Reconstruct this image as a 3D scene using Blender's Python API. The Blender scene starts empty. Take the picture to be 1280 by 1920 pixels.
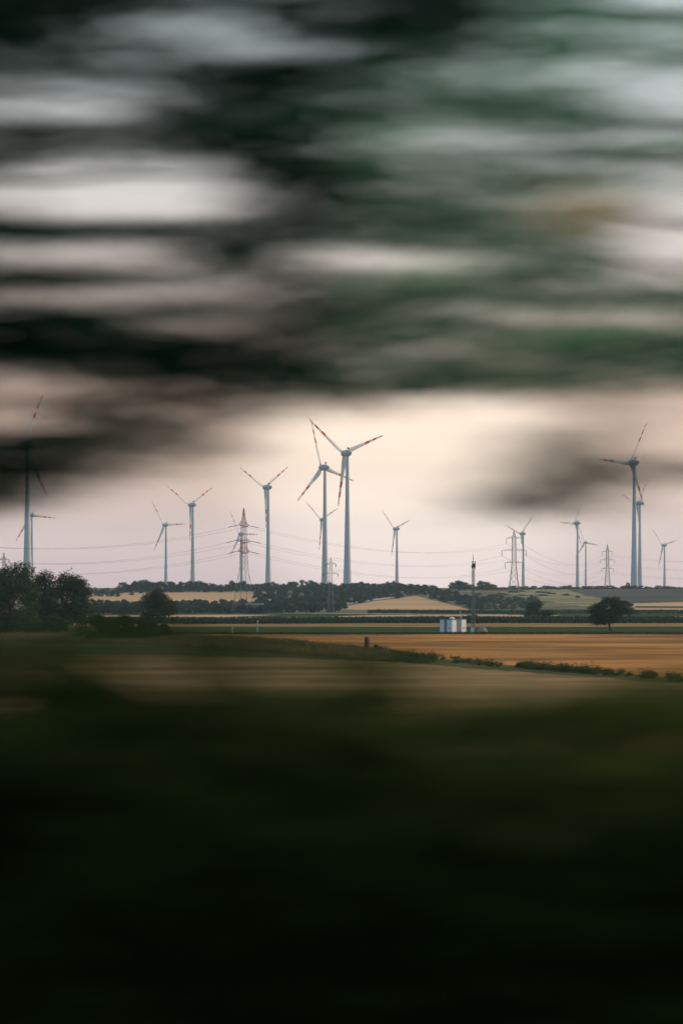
import bpy, math, random
import numpy as np
from mathutils import Vector, Matrix

SC = bpy.context.scene
COL = SC.collection
R = math.radians

# ------------------------------------------------------------------ camera
F = 70.0 / 36.0 * 1920.0          # focal length in photograph pixels
HOR = 1120.0                      # photograph row of the true horizon
HC = 7.8                          # camera height above the plain (train on an embankment)
cam_d = bpy.data.cameras.new('camera')
cam = bpy.data.objects.new('camera', cam_d)
COL.objects.link(cam)
cam.location = (0, 0, HC)
cam.rotation_euler = (R(90), 0, 0)
cam_d.lens = 70
cam_d.sensor_width = 36
cam_d.sensor_fit = 'AUTO'
cam_d.shift_y = (HOR - 960) / 1920.0
cam_d.clip_start = 0.05
cam_d.clip_end = 30000
cam_d.dof.use_dof = True
cam_d.dof.focus_distance = 1000
cam_d.dof.aperture_fstop = 0.95
cam_d.dof.aperture_ratio = 0.185   # wide oval pupil
SC.camera = cam

# ------------------------------------------------------------------ sky
SUN_AZ, SUN_EL = R(71), R(20)     # azimuth measured from +Y towards +X
sun_dir = Vector((math.sin(SUN_AZ) * math.cos(SUN_EL), math.cos(SUN_AZ) * math.cos(SUN_EL), math.sin(SUN_EL)))
world = bpy.data.worlds.new('World')
SC.world = world
world.use_nodes = True
nt = world.node_tree
nt.nodes.clear()
N = nt.nodes.new
L = nt.links.new
out = N('ShaderNodeOutputWorld')
add = N('ShaderNodeAddShader')
bg1 = N('ShaderNodeBackground'); bg1.inputs['Strength'].default_value = 0.05
sky = N('ShaderNodeTexSky')
sky.sky_type = 'NISHITA'; sky.sun_disc = False
sky.sun_elevation = SUN_EL; sky.sun_rotation = SUN_AZ
L(sky.outputs[0], bg1.inputs['Color'])
bg2 = N('ShaderNodeBackground'); bg2.inputs['Strength'].default_value = 0.92
tc = N('ShaderNodeTexCoord')
sep = N('ShaderNodeSeparateXYZ'); L(tc.outputs['Generated'], sep.inputs[0])
ramp = N('ShaderNodeValToRGB'); L(sep.outputs['Z'], ramp.inputs['Fac'])
cr = ramp.color_ramp
pts = [(0.0, (0.88, 0.63, 0.70)), (0.03, (0.92, 0.63, 0.61)), (0.065, (0.70, 0.395, 0.275)), (0.10, (0.67, 0.35, 0.215)),
       (0.15, (0.68, 0.48, 0.36)), (0.20, (0.70, 0.60, 0.51)), (0.25, (0.60, 0.60, 0.54)), (0.32, (0.48, 0.56, 0.51)), (1.0, (0.48, 0.54, 0.53))]
cr.elements[0].position, cr.elements[0].color = pts[0][0], (*pts[0][1], 1)
cr.elements[1].position, cr.elements[1].color = pts[-1][0], (*pts[-1][1], 1)
for p, c in pts[1:-1]:
    e = cr.elements.new(p); e.color = (*c, 1)

def vdot(vec):
    n = N('ShaderNodeVectorMath'); n.operation = 'DOT_PRODUCT'
    L(tc.outputs['Generated'], n.inputs[0]); n.inputs[1].default_value = vec
    return n.outputs['Value']

# the overcast is warm on the sun's side and slate blue on the other
mr = N('ShaderNodeMapRange'); mr.interpolation_type = 'SMOOTHSTEP'
mr.inputs['From Min'].default_value = -0.35; mr.inputs['From Max'].default_value = 0.85
L(vdot((math.sin(R(12)), math.cos(R(12)), 0)), mr.inputs['Value'])
mixc = N('ShaderNodeMix'); mixc.data_type = 'RGBA'
L(mr.outputs[0], mixc.inputs['Factor'])
mixc.inputs[6].default_value = (0.25, 0.33, 0.41, 1)
L(ramp.outputs['Color'], mixc.inputs[7])
# thin place in the cloud where the light comes through
gd = Vector((0.036, 0.995, 0.072)).normalized()
g1 = N('ShaderNodeMapRange'); g1.interpolation_type = 'SMOOTHERSTEP'
g1.inputs['From Min'].default_value = math.cos(R(6.6)); g1.inputs['From Max'].default_value = 1.0
L(vdot(gd), g1.inputs['Value'])
glow = N('ShaderNodeMix'); glow.data_type = 'RGBA'; glow.blend_type = 'ADD'
L(g1.outputs[0], glow.inputs['Factor'])
L(mixc.outputs[2], glow.inputs[6]); glow.inputs[7].default_value = (0.52, 0.50, 0.41, 1)
# streaky cloud
mp = N('ShaderNodeMapping'); mp.inputs['Scale'].default_value = (5, 5, 34)
L(tc.outputs['Generated'], mp.inputs[0])
nz = N('ShaderNodeTexNoise'); nz.inputs['Scale'].default_value = 1.6; nz.inputs['Detail'].default_value = 5
L(mp.outputs[0], nz.inputs['Vector'])
nm = N('ShaderNodeMapRange'); nm.inputs['From Min'].default_value = 0.3; nm.inputs['From Max'].default_value = 0.7
nm.inputs['To Min'].default_value = 0.94; nm.inputs['To Max'].default_value = 1.04
L(nz.outputs['Fac'], nm.inputs['Value'])
cl = N('ShaderNodeVectorMath'); cl.operation = 'SCALE'
L(glow.outputs[2], cl.inputs[0]); L(nm.outputs[0], cl.inputs['Scale'])
L(cl.outputs[0], bg2.inputs['Color'])
L(bg1.outputs[0], add.inputs[0]); L(bg2.outputs[0], add.inputs[1]); L(add.outputs[0], out.inputs['Surface'])

sun_d = bpy.data.lights.new('sun', 'SUN')
sun_d.energy = 2.4
sun_d.angle = R(10)
sun_d.color = (1.0, 0.74, 0.52)
sun = bpy.data.objects.new('sun', sun_d)
COL.objects.link(sun)
sun.rotation_euler = (-sun_dir).to_track_quat('-Z', 'Y').to_euler()
sun.location = (300, 200, 400)

SC.view_settings.view_transform = 'Standard'
SC.view_settings.look = 'None'
SC.view_settings.exposure = 0.0
SC.view_settings.gamma = 1.0
SC.render.engine = 'CYCLES'
SC.cycles.use_denoising = True
SC.cycles.max_bounces = 6
SC.cycles.transparent_max_bounces = 8

rng = np.random.default_rng(7)
rnd = random.Random(7)

# ------------------------------------------------------------------ helpers
def at(px, py, Y):
    return Vector(((px - 640) * Y / F, Y, HC - (py - HOR) * Y / F))

RIDGE_Y, RIDGE_Z, FOOT_Y = 1700.0, 16.0, 1165.0
def terrain(x, y):
    """Height of the land: railway embankment, plain, ridge, country behind it."""
    y = np.asarray(y, float); x = np.asarray(x, float)
    bank = 5.3 * (1 - np.clip((np.abs(y + 1.0) - 5.0) / 11.0, 0, 1)) ** 1.15
    t = np.clip((y - FOOT_Y) / (RIDGE_Y - FOOT_Y), 0, 1)
    rise = RIDGE_Z * t
    back = np.clip((y - RIDGE_Y) / 260.0, 0, 1)
    fall = -7.0 * back * back * (3 - 2 * back)
    und = (0.10 * np.sin(x * 0.021 + y * 0.009) + 0.07 * np.sin(x * 0.05 - y * 0.031)) * np.clip((y - 60) / 100, 0, 1)
    return bank + rise + fall + und

_tab_y = np.concatenate([np.linspace(30, 1165, 2300), np.linspace(1166, 1699, 900)])
_tab_row = HOR - (np.where(_tab_y > FOOT_Y, RIDGE_Z * np.clip((_tab_y - FOOT_Y) / (RIDGE_Y - FOOT_Y), 0, 1), 0) - HC) * F / _tab_y
def dist_of_row(row):
    """Distance at which the land shows in this row of the photograph."""
    return np.interp(-np.asarray(row, float), -_tab_row, _tab_y)

MATS = {}
def mat(name, color, rough=0.8, var=0.0, scale=1.0, color2=None, trans=0.0, objvar=0.0, bump=0.0, stretch=None, metallic=0.0, detail=4, spec=0.25, edge=(0.36, 0.66)):
    """Principled material with two-tone noise; trans adds a translucent share (leaves)."""
    if name in MATS:
        return MATS[name]
    m = bpy.data.materials.new(name); m.use_nodes = True
    t = m.node_tree; n = t.nodes; l = t.links
    b = n['Principled BSDF']
    b.inputs['Roughness'].default_value = rough
    b.inputs['Metallic'].default_value = metallic
    b.inputs['Specular IOR Level'].default_value = 0.0 if rough >= 0.9 else (0.06 if trans else spec)
    c2 = color2 or tuple(min(1, c * (1 + var)) for c in color)
    c1 = color if color2 else tuple(c * (1 - var) for c in color)
    tcn = n.new('ShaderNodeTexCoord'); mpn = n.new('ShaderNodeMapping')
    l.new(tcn.outputs['Object'], mpn.inputs[0])
    if stretch: mpn.inputs['Scale'].default_value = stretch
    noi = n.new('ShaderNodeTexNoise'); noi.inputs['Scale'].default_value = scale; noi.inputs['Detail'].default_value = detail
    noi.inputs['Roughness'].default_value = 0.62
    l.new(mpn.outputs[0], noi.inputs['Vector'])
    rp = n.new('ShaderNodeValToRGB')
    rp.color_ramp.elements[0].position = edge[0]; rp.color_ramp.elements[0].color = (*c1, 1)
    rp.color_ramp.elements[1].position = edge[1]; rp.color_ramp.elements[1].color = (*c2, 1)
    l.new(noi.outputs['Fac'], rp.inputs['Fac'])
    col = rp.outputs['Color']
    if objvar:
        oi = n.new('ShaderNodeObjectInfo'); hv = n.new('ShaderNodeHueSaturation')
        ma = n.new('ShaderNodeMapRange'); l.new(oi.outputs['Random'], ma.inputs['Value'])
        ma.inputs['To Min'].default_value = 1 - objvar; ma.inputs['To Max'].default_value = 1 + objvar
        l.new(ma.outputs[0], hv.inputs['Value']); l.new(col, hv.inputs['Color']); col = hv.outputs['Color']
    l.new(col, b.inputs['Base Color'])
    if bump:
        bp = n.new('ShaderNodeBump'); bp.inputs['Strength'].default_value = bump
        l.new(noi.outputs['Fac'], bp.inputs['Height']); l.new(bp.outputs[0], b.inputs['Normal'])
    if trans:
        tr = n.new('ShaderNodeBsdfTranslucent'); mx = n.new('ShaderNodeMixShader'); mx.inputs[0].default_value = trans
        l.new(col, tr.inputs['Color'])
        l.new(b.outputs[0], mx.inputs[1]); l.new(tr.outputs[0], mx.inputs[2])
        l.new(mx.outputs[0], n['Material Output'].inputs['Surface'])
    MATS[name] = m
    return m

def mesh_np(name, V, Q, mats, mi=None, smooth=False):
    """Mesh from arrays: V (n,3), Q (m,3 or 4)."""
    V = np.ascontiguousarray(V, np.float32); Q = np.ascontiguousarray(Q, np.int32)
    k = Q.shape[1]
    me = bpy.data.meshes.new(name)
    me.vertices.add(len(V)); me.vertices.foreach_set('co', V.ravel())
    me.loops.add(Q.size); me.loops.foreach_set('vertex_index', Q.ravel())
    me.polygons.add(len(Q))
    me.polygons.foreach_set('loop_start', np.arange(0, Q.size, k, dtype=np.int32))
    me.polygons.foreach_set('loop_total', np.full(len(Q), k, np.int32))
    if mi is not None: me.polygons.foreach_set('material_index', np.ascontiguousarray(mi, np.int32))
    for m in (mats if isinstance(mats, (list, tuple)) else [mats]): me.materials.append(m)
    if smooth: me.polygons.foreach_set('use_smooth', np.ones(len(Q), bool))
    me.update(calc_edges=True); me.validate()
    return me

class MB:
    """Collects polygons, then builds one mesh."""
    def __init__(s): s.v = []; s.f = []; s.m = []
    def quadmesh(s, rings, mi=0, cap=True):
        b = len(s.v); n = len(rings[0])
        for r in rings: s.v += [tuple(p) for p in r]
        for i in range(len(rings) - 1):
            for j in range(n):
                s.f.append((b + i*n + j, b + i*n + (j+1) % n, b + (i+1)*n + (j+1) % n, b + (i+1)*n + j)); s.m.append(mi if not callable(mi) else mi(i))
        if cap:
            s.f.append(tuple(b + j for j in range(n))[::-1]); s.m.append(mi if not callable(mi) else mi(0))
            s.f.append(tuple(b + (len(rings)-1)*n + j for j in range(n))); s.m.append(mi if not callable(mi) else mi(len(rings) - 2))
    def bar(s, a, b, w, mi=0, n=4, w2=None):
        a = Vector(a); b = Vector(b); d = (b - a)
        if d.length < 1e-6: return
        q = d.to_track_quat('Z', 'Y'); w2 = w if w2 is None else w2
        ra = [a + q @ Vector((math.cos(2*math.pi*(k+.5)/n)*w/2, math.sin(2*math.pi*(k+.5)/n)*w/2, 0)) for k in range(n)]
        rb = [b + q @ Vector((math.cos(2*math.pi*(k+.5)/n)*w2/2, math.sin(2*math.pi*(k+.5)/n)*w2/2, 0)) for k in range(n)]
        s.quadmesh([ra, rb], mi)
    def tube(s, pts, rad, mi=0, n=6):
        for i in range(len(pts) - 1):
            pass
        rings = []
        for i, p in enumerate(pts):
            p = Vector(p)
            d = Vector(pts[min(i+1, len(pts)-1)]) - Vector(pts[max(i-1, 0)])
            q = d.to_track_quat('Z', 'Y'); r = rad[i] if hasattr(rad, '__len__') else rad
            rings.append([p + q @ Vector((math.cos(2*math.pi*k/n)*r, math.sin(2*math.pi*k/n)*r, 0)) for k in range(n)])
        s.quadmesh(rings, mi)
    def box(s, x0, x1, y0, y1, z0, z1, mi=0):
        b = len(s.v)
        s.v += [(x0,y0,z0),(x1,y0,z0),(x1,y1,z0),(x0,y1,z0),(x0,y0,z1),(x1,y0,z1),(x1,y1,z1),(x0,y1,z1)]
        for f in ((3,2,1,0),(4,5,6,7),(0,1,5,4),(1,2,6,5),(2,3,7,6),(3,0,4,7)):
            s.f.append(tuple(b+i for i in f)); s.m.append(mi)
    def lathe(s, prof, n=16, mi=0, axis=None, origin=(0,0,0), cap=True):
        o = Vector(origin); rings = []
        q = axis if axis is not None else Matrix.Identity(3)
        for r, z in prof:
            rings.append([o + q @ Vector((math.cos(2*math.pi*k/n)*r, math.sin(2*math.pi*k/n)*r, z)) for k in range(n)])
        s.quadmesh(rings, mi, cap)
    def mesh(s, name, mats, smooth=False):
        me = bpy.data.meshes.new(name); me.from_pydata(s.v, [], s.f)
        for m in (mats if isinstance(mats, (list, tuple)) else [mats]): me.materials.append(m)
        me.polygons.foreach_set('material_index', s.m)
        if smooth: me.polygons.foreach_set('use_smooth', [True]*len(s.f))
        me.update(); return me

def obj(name, me, parent=None, loc=(0,0,0), rz=0.0, label=None, cat=None, group=None, kind=None):
    o = bpy.data.objects.new(name, me); COL.objects.link(o)
    o.location = loc; o.rotation_euler = (0, 0, rz)
    if parent is not None: o.parent = parent
    for k, v in (('label', label), ('category', cat), ('group', group), ('kind', kind)):
        if v: o[k] = v
    return o

def bevel_smooth(o, w):
    md = o.modifiers.new('bevel', 'BEVEL'); md.width = w; md.segments = 2

# ------------------------------------------------------------------ materials
M_conc = mat('tower_paint', (0.55, 0.58, 0.59), 0.6, 0.05, 0.35, stretch=(1, 1, 0.08))
M_blade = mat('blade_white', (0.78, 0.77, 0.76), 0.45, 0.04, 0.3)
M_red = mat('signal_red', (0.72, 0.025, 0.03), 0.5, 0.12, 0.5)
M_nac = mat('nacelle_grey', (0.45, 0.50, 0.53), 0.45, 0.05, 0.3)
M_dark = mat('dark_metal', (0.05, 0.05, 0.055), 0.5, 0.2, 2)
M_galv = mat('galvanised_steel', (0.20, 0.21, 0.21), 0.6, 0.25, 0.6)
M_pred = mat('lattice_red', (0.30, 0.035, 0.035), 0.6, 0.2, 0.5)
M_pwhite = mat('lattice_white', (0.50, 0.50, 0.48), 0.6, 0.15, 0.5)
M_glassins = mat('insulator_brown', (0.06, 0.04, 0.035), 0.3, 0.2, 3)
M_wire = mat('conductor', (0.10, 0.10, 0.11), 0.5, 0.1, 1)
M_soil = mat('plain_soil', (0.10, 0.085, 0.045), 0.95, color2=(0.17, 0.13, 0.07), scale=0.02, bump=0.0)
M_trunk = mat('bark', (0.06, 0.045, 0.035), 0.9, 0.35, 4, stretch=(1, 1, 0.25), bump=0.4)

# ------------------------------------------------------------------ ground
xs = np.concatenate([-np.geomspace(5600, 60, 34), np.linspace(-50, 50, 26), np.geomspace(60, 5600, 34)])
ys = np.concatenate([np.linspace(-300, -20, 12), np.linspace(-18, 22, 41), np.geomspace(24, 1160, 80), np.linspace(1166, 1990, 60), np.geomspace(2020, 6900, 24)])
GX, GY = np.meshgrid(xs, ys)
GZ = terrain(GX, GY)
V = np.stack([GX, GY, GZ], -1).reshape(-1, 3)
nx, ny = len(xs), len(ys)
ii, jj = np.meshgrid(np.arange(nx - 1), np.arange(ny - 1))
b = (jj * nx + ii).ravel()
obj('ground', mesh_np('ground', V, np.stack([b, b + 1, b + nx + 1, b + nx], 1), M_soil, smooth=True), kind='structure',
    label='brown earth of the plain under the fields')

def sheet(name, top, bottom, m, lift, nx=60, ny=5, kind='structure', label=None, ragged=0.0, x0=None, x1=None):
    """A field lying on the land between two outlines given as (column, row) points of the map."""
    tx = [p[0] for p in top]; ty = [p[1] for p in top]; bx = [p[0] for p in bottom]; by = [p[1] for p in bottom]
    x0 = max(tx[0], bx[0]) if x0 is None else x0; x1 = min(tx[-1], bx[-1]) if x1 is None else x1
    cols = np.linspace(x0, x1, nx)
    yt = np.interp(cols, tx, ty); yb = np.interp(cols, bx, by)
    if ragged:
        yt = yt + ragged * (rng.random(nx) - .5); yb = yb + ragged * (rng.random(nx) - .5)
    dT = dist_of_row(yt); dB = dist_of_row(yb)
    P = []
    for k in range(ny):
        t = k / (ny - 1)
        d = dB * (1 - t) + dT * t
        x = (cols - 640) * d / F
        P.append(np.stack([x, d, terrain(x, d) + lift], -1))
    V = np.concatenate(P)
    ii, jj = np.meshgrid(np.arange(nx - 1), np.arange(ny - 1)); b = (jj * nx + ii).ravel()
    return obj(name, mesh_np(name, V, np.stack([b, b + 1, b + nx + 1, b + nx], 1), m, smooth=True), kind=kind, label=label)

W, E = -500, 1800
M_wheat_far = mat('wheat_far', (0.54, 0.33, 0.18), 0.95, color2=(0.66, 0.42, 0.24), scale=0.02, stretch=(0.3, 2, 1))
M_wheat = mat('wheat_ripe', (0.24, 0.125, 0.050), 0.95, color2=(0.54, 0.25, 0.08), scale=0.035, stretch=(0.55, 1.0, 1), bump=0.0, detail=12, edge=(0.42, 0.60))
M_stubble = mat('stubble', (0.20, 0.13, 0.060), 0.95, color2=(0.40, 0.26, 0.125), scale=0.09, stretch=(0.45, 1.0, 1), detail=12, edge=(0.36, 0.66))
M_green = mat('green_crop', (0.028, 0.058, 0.022), 0.9, color2=(0.075, 0.095, 0.035), scale=0.035, stretch=(0.25, 1.5, 1), detail=8)
M_verge = mat('verge_grass', (0.055, 0.075, 0.03), 0.9, color2=(0.16, 0.13, 0.065), scale=0.05, stretch=(0.3, 3, 1), detail=8)
M_plough = mat('dark_field', (0.070, 0.072, 0.065), 0.95, color2=(0.13, 0.115, 0.09), scale=0.02, stretch=(0.4, 2, 1))
M_olive = mat('olive_meadow', (0.055, 0.085, 0.045), 0.95, color2=(0.30, 0.24, 0.14), scale=0.022, stretch=(0.5, 1.0, 1), detail=7)
M_pale = mat('pale_track', (0.50, 0.44, 0.36), 0.95, 0.15, 0.05)

# near the plain
sheet('stubble_field', [(W, 1222), (480, 1232), (700, 1238), (900, 1256), (1280, 1284), (E, 1320)], [(W, 1420), (E, 1420)], M_stubble, 0.010, 90, 12)
sheet('rough_grass', [(W, 1190), (300, 1196), (480, 1200), (700, 1222), (900, 1243), (1280, 1274), (E, 1310)],
      [(W, 1232), (300, 1225), (480, 1233), (700, 1239), (900, 1257), (1280, 1285), (E, 1321)], M_verge, 0.016, 120, 6, ragged=3)
sheet('wheat_field', [(W, 1188.5), (E, 1188.5)], [(W, 1191), (300, 1197), (480, 1201), (700, 1223), (900, 1244), (1280, 1275), (E, 1311)], M_wheat, 0.022, 90, 10)
sheet('grass_strip', [(W, 1173), (E, 1174)], [(W, 1188), (E, 1188)], M_green, 0.02, 60, 4)
sheet('mown_strip', [(W, 1168.5), (E, 1168.5)], [(W, 1174.5), (E, 1175.5)], M_stubble, 0.026, 60, 4)
sheet('green_field', [(W, 1147), (E, 1147)], [(W, 1168), (E, 1168)], M_green, 0.02, 60, 4)
sheet('harvested_strip', [(W, 1153), (E, 1154)], [(W, 1159), (E, 1160)], M_wheat_far, 0.05, 60, 3)
sheet('harvested_strip', [(500, 1149), (700, 1150.5), (950, 1152.3)], [(500, 1150.3), (700, 1151.5), (950, 1153.3)], M_pale, 0.07, 30, 3)
# the slope to the ridge
sheet('meadow_slope', [(W, 1103), (E, 1103)], [(W, 1148), (E, 1148)], M_olive, 0.03, 80, 10)
sheet('hillside_wheat', [(120, 1113), (330, 1110), (520, 1109)], [(120, 1131), (250, 1136), (420, 1131), (520, 1125)], M_wheat_far, 0.10, 50, 6)
sheet('hillside_wheat', [(630, 1140), (690, 1129), (780, 1118), (880, 1143)], [(630, 1146), (880, 1146)], M_wheat_far, 0.12, 40, 6)
sheet('farm_track', [(640, 1131), (740, 1119)], [(640, 1134), (740, 1121.5)], M_pale, 0.16, 16, 3)
M_dry = mat('dry_meadow', (0.17, 0.17, 0.085), 0.95, color2=(0.42, 0.33, 0.19), scale=0.03, stretch=(0.35, 1.2, 1), detail=8)
sheet('dry_meadow', [(940, 1110), (1000, 1106), (1062, 1106), (1110, 1120), (1160, 1128)], [(940, 1113), (1000, 1124), (1062, 1134), (1110, 1139), (1160, 1140)], M_dry, 0.09, 80, 8, ragged=2)
sheet('ploughed_field', [(1060, 1103.5), (E, 1103.5)], [(1060, 1104), (1110, 1118), (1150, 1124), (1200, 1131), (E, 1134)], M_plough, 0.12, 120, 6, ragged=1.6)
sheet('hillside_wheat', [(1160, 1133), (1280, 1129), (E, 1126)], [(1160, 1148), (E, 1150)], M_wheat_far, 0.18, 30, 5)
sheet('green_hedge_bank', [(1190, 1138), (E, 1138)], [(1190, 1140.5), (E, 1140.5)], M_green, 0.4, 30, 3)

# ------------------------------------------------------------------ foliage
def leaf_cloud(centres, radii, counts, size, squash=1.0, surf=0.55, aspect=0.6, up=0.0):
    """Rhombic leaves spread through ellipsoids; returns V, Q."""
    Vs = []
    if len(centres) > 3000:      # single leaves: one batch
        jobs = [(np.asarray(centres), np.asarray(radii), len(centres))]
    else:
        jobs = zip(centres, radii, counts)
    for c, r, n in jobs:
        n = int(n)
        if n <= 0: continue
        d = rng.normal(size=(n, 3)); d /= np.linalg.norm(d, axis=1)[:, None]
        rad = surf + (1 - surf) * rng.random(n) if surf > 0 else rng.random(n) ** (1/3)
        rad = rad * (1 + 0.10 * rng.normal(size=n))
        p = np.asarray(c) + d * rad[:, None] * np.asarray(r)
        a = rng.normal(size=(n, 3)); a /= np.linalg.norm(a, axis=1)[:, None]
        nrm = rng.normal(size=(n, 3)) + d * 0.6 + np.array([0, 0, up])
        bb = np.cross(nrm, a); bb /= np.linalg.norm(bb, axis=1)[:, None] + 1e-9
        s = size * (0.6 + 0.8 * rng.random(n))[:, None]
        cc = np.cross(a, bb) * s * 0.18
        Vs.append(np.stack([p - a*s*.5, p + bb*s*.5*aspect + cc, p + a*s*.5, p - bb*s*.5*aspect + cc], 1))
    Vv = np.concatenate(Vs).reshape(-1, 3)
    Q = np.arange(len(Vv)).reshape(-1, 4)
    return Vv, Q

def lobes(kind, seed):
    """Ellipsoid lobes of a crown of unit height standing on z = 0 (trunk included)."""
    r = np.random.default_rng(seed); C = []; S = []
    if kind == 'round':
        n, z0, z1, w = 22, 0.24, 0.90, 0.46
    elif kind == 'bush':
        n, z0, z1, w = 18, 0.12, 0.82, 0.52
    elif kind == 'full':
        n, z0, z1, w = 34, 0.12, 0.92, 0.50
    elif kind == 'tall':
        n, z0, z1, w = 15, 0.22, 0.92, 0.26
    else:
        n, z0, z1, w = 20, 0.25, 0.93, 0.46
    for k in range(n):
        t = (k + r.random()) / n
        z = z0 + (z1 - z0) * t
        prof = math.sin(math.pi * min(0.97, 0.22 + 0.72 * t)) ** 0.7
        a = r.random() * 6.283
        rr = w * prof * (0.35 + 0.55 * r.random())
        s = 0.11 + 0.09 * r.random()
        C.append((math.cos(a) * rr, math.sin(a) * rr, z)); S.append((s * 1.15, s * 1.15, s * 0.85))
    return np.array(C), np.array(S)

LEAF_FAR = mat('leaf_far', (0.020, 0.045, 0.022), 0.7, color2=(0.065, 0.095, 0.040), scale=0.12, trans=0.25, objvar=0.25)
LEAF_MID = mat('leaf_mid', (0.018, 0.040, 0.014), 0.7, color2=(0.060, 0.090, 0.030), scale=0.45, trans=0.25, objvar=0.2)

def trunk_mesh(h, crown_C, r0, seed):
    r = random.Random(seed); mb = MB()
    top = h * 0.62
    pts = [(0, 0, -0.3), (0.02*h*r.uniform(-1,1), 0.02*h*r.uniform(-1,1), h*0.2), (0.03*h*r.uniform(-1,1), 0.03*h*r.uniform(-1,1), h*0.42), (0.03*h*r.uniform(-1,1), 0.02*h, top)]
    mb.tube(pts, [r0*1.3, r0, r0*0.7, r0*0.3], n=7)
    for c in crown_C[::2]:
        c = Vector(c); s = Vector(pts[1]).lerp(Vector(pts[2]), r.random())
        mb.tube([s, s.lerp(c, 0.5) + Vector((0, 0, 0.03*h)), c], [r0*0.38, r0*0.22, r0*0.08], n=5)
    return mb.mesh('trunk', M_trunk, True)

TREE_CACHE = {}
def tree_meshes(kind, h, w, seed, n, leaf, m):
    key = (kind, round(h, 2), round(w, 2), seed, n)
    if key not in TREE_CACHE:
        C, S = lobes(kind, seed)
        sc = np.array([w, w, h]); C = C * sc; S = S * sc
        vol = S.prod(1); cnt = np.maximum(6, n * vol / vol.sum())
        Vv, Q = leaf_cloud(C, S, cnt, leaf, surf=0.35)
        TREE_CACHE[key] = (mesh_np('crown', Vv, Q, m), trunk_mesh(h, C, 0.028 * h, seed))
    return TREE_CACHE[key]

def tree(name, px, row, h_px, w_px, kind, label, seed, n=900, leaf=None, m=None, cat='tree', group=None, dist=None, sink=0.0):
    """A tree whose foot shows at (column, row); size given in photograph pixels there."""
    d = float(dist_of_row(row)) if dist is None else dist
    k = d / F; h = h_px * k
    base = {'round': 0.90, 'bush': 1.0, 'tall': 0.52, 'broad': 0.92, 'full': 0.95}[kind]
    w = w_px * k / base
    x = (px - 640) * d / F
    e = obj(name, None, loc=(x, d, float(terrain(x, d)) - sink), rz=rnd.random() * 6.28, label=label, cat=cat, group=group)
    cm, tm = tree_meshes(kind, h, w, seed, n, leaf or max(0.12 * h * 0.5, 0.25), m or LEAF_FAR)
    obj('crown', cm, e); obj('trunk', tm, e)
    return e

# trees standing in the fields
tree('field_tree', 22, 1192, 132, 140, 'full', 'big dark tree cut by the photo\'s left edge, in front of the tall turbine tower', 11, 16000, 0.42, LEAF_MID)
tree('field_tree', 74, 1190, 120, 90, 'round', 'dark tree with a thin see-through top, second from the photo\'s left edge', 12, 6000, 0.40, LEAF_MID)
tree('field_tree', 124, 1189, 112, 100, 'full', 'dark leafy tree at the right end of the big dark clump', 13, 15000, 0.40, LEAF_MID)
tree('field_tree', 294, 1177, 72, 68, 'round', 'single round-crowned tree on a bare trunk behind the long bush', 14, 14000, 0.33, LEAF_MID)
tree('field_tree', 1143, 1183, 66, 72, 'round', 'single broad round tree on a short trunk at the right of the crop strip', 15, 14000, 0.34, LEAF_MID)
tree('field_bush', 1176, 1156, 32, 40, 'bush', 'small rounded bush half hidden behind the single broad tree', 16, 2600, 0.4, LEAF_MID, cat='bush')
tree('field_bush', 1009, 1167, 43, 64, 'bush', 'round bush standing alone between the mast and the broad tree', 17, 7000, 0.38, LEAF_MID, cat='bush')
tree('field_bush', 887, 1171, 23, 26, 'bush', 'dark bush at the foot of the radio mast', 18, 1500, 0.28, LEAF_MID, cat='bush')
tree('field_bush', 708, 1227, 22, 24, 'bush', 'small bush beside the weathered post in the wheat', 19, 700, 0.16, LEAF_MID, cat='bush')
tree('field_bush', 150, 1198, 26, 30, 'bush', 'low scrubby bush between the dark clump and the long bush', 25, 900, 0.2, LEAF_MID, cat='bush')
for px, hp, wp, sd, lab in ((6, 46, 60, 26, 'undergrowth bush at the foot of the dark clump, cut by the left edge'), (58, 40, 56, 27, 'undergrowth bush in the middle of the foot of the dark clump'), (104, 44, 54, 28, 'undergrowth bush at the right of the foot of the dark clump')):
    tree('undergrowth_bush', px, 1191.5, hp, wp, 'bush', lab, sd, 3500, 0.3, LEAF_MID, cat='bush', group='undergrowth of the dark clump')
for i, (px, row, hp, wp, lab) in enumerate([
        (190, 1205, 58, 66, 'tallest, leftmost bush of the long dark thicket before the round tree'),
        (232, 1204, 54, 70, 'second bush from the left in the long dark thicket'),
        (272, 1202, 46, 62, 'third bush of the long dark thicket, under the round tree'),
        (306, 1198, 30, 40, 'lowest, rightmost bush of the long dark thicket')]):
    tree('thicket_bush', px, row, hp, wp, 'bush', lab, 40 + i, 8000, 0.26, LEAF_MID, cat='bush', group='bushes of the dark thicket')

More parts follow.
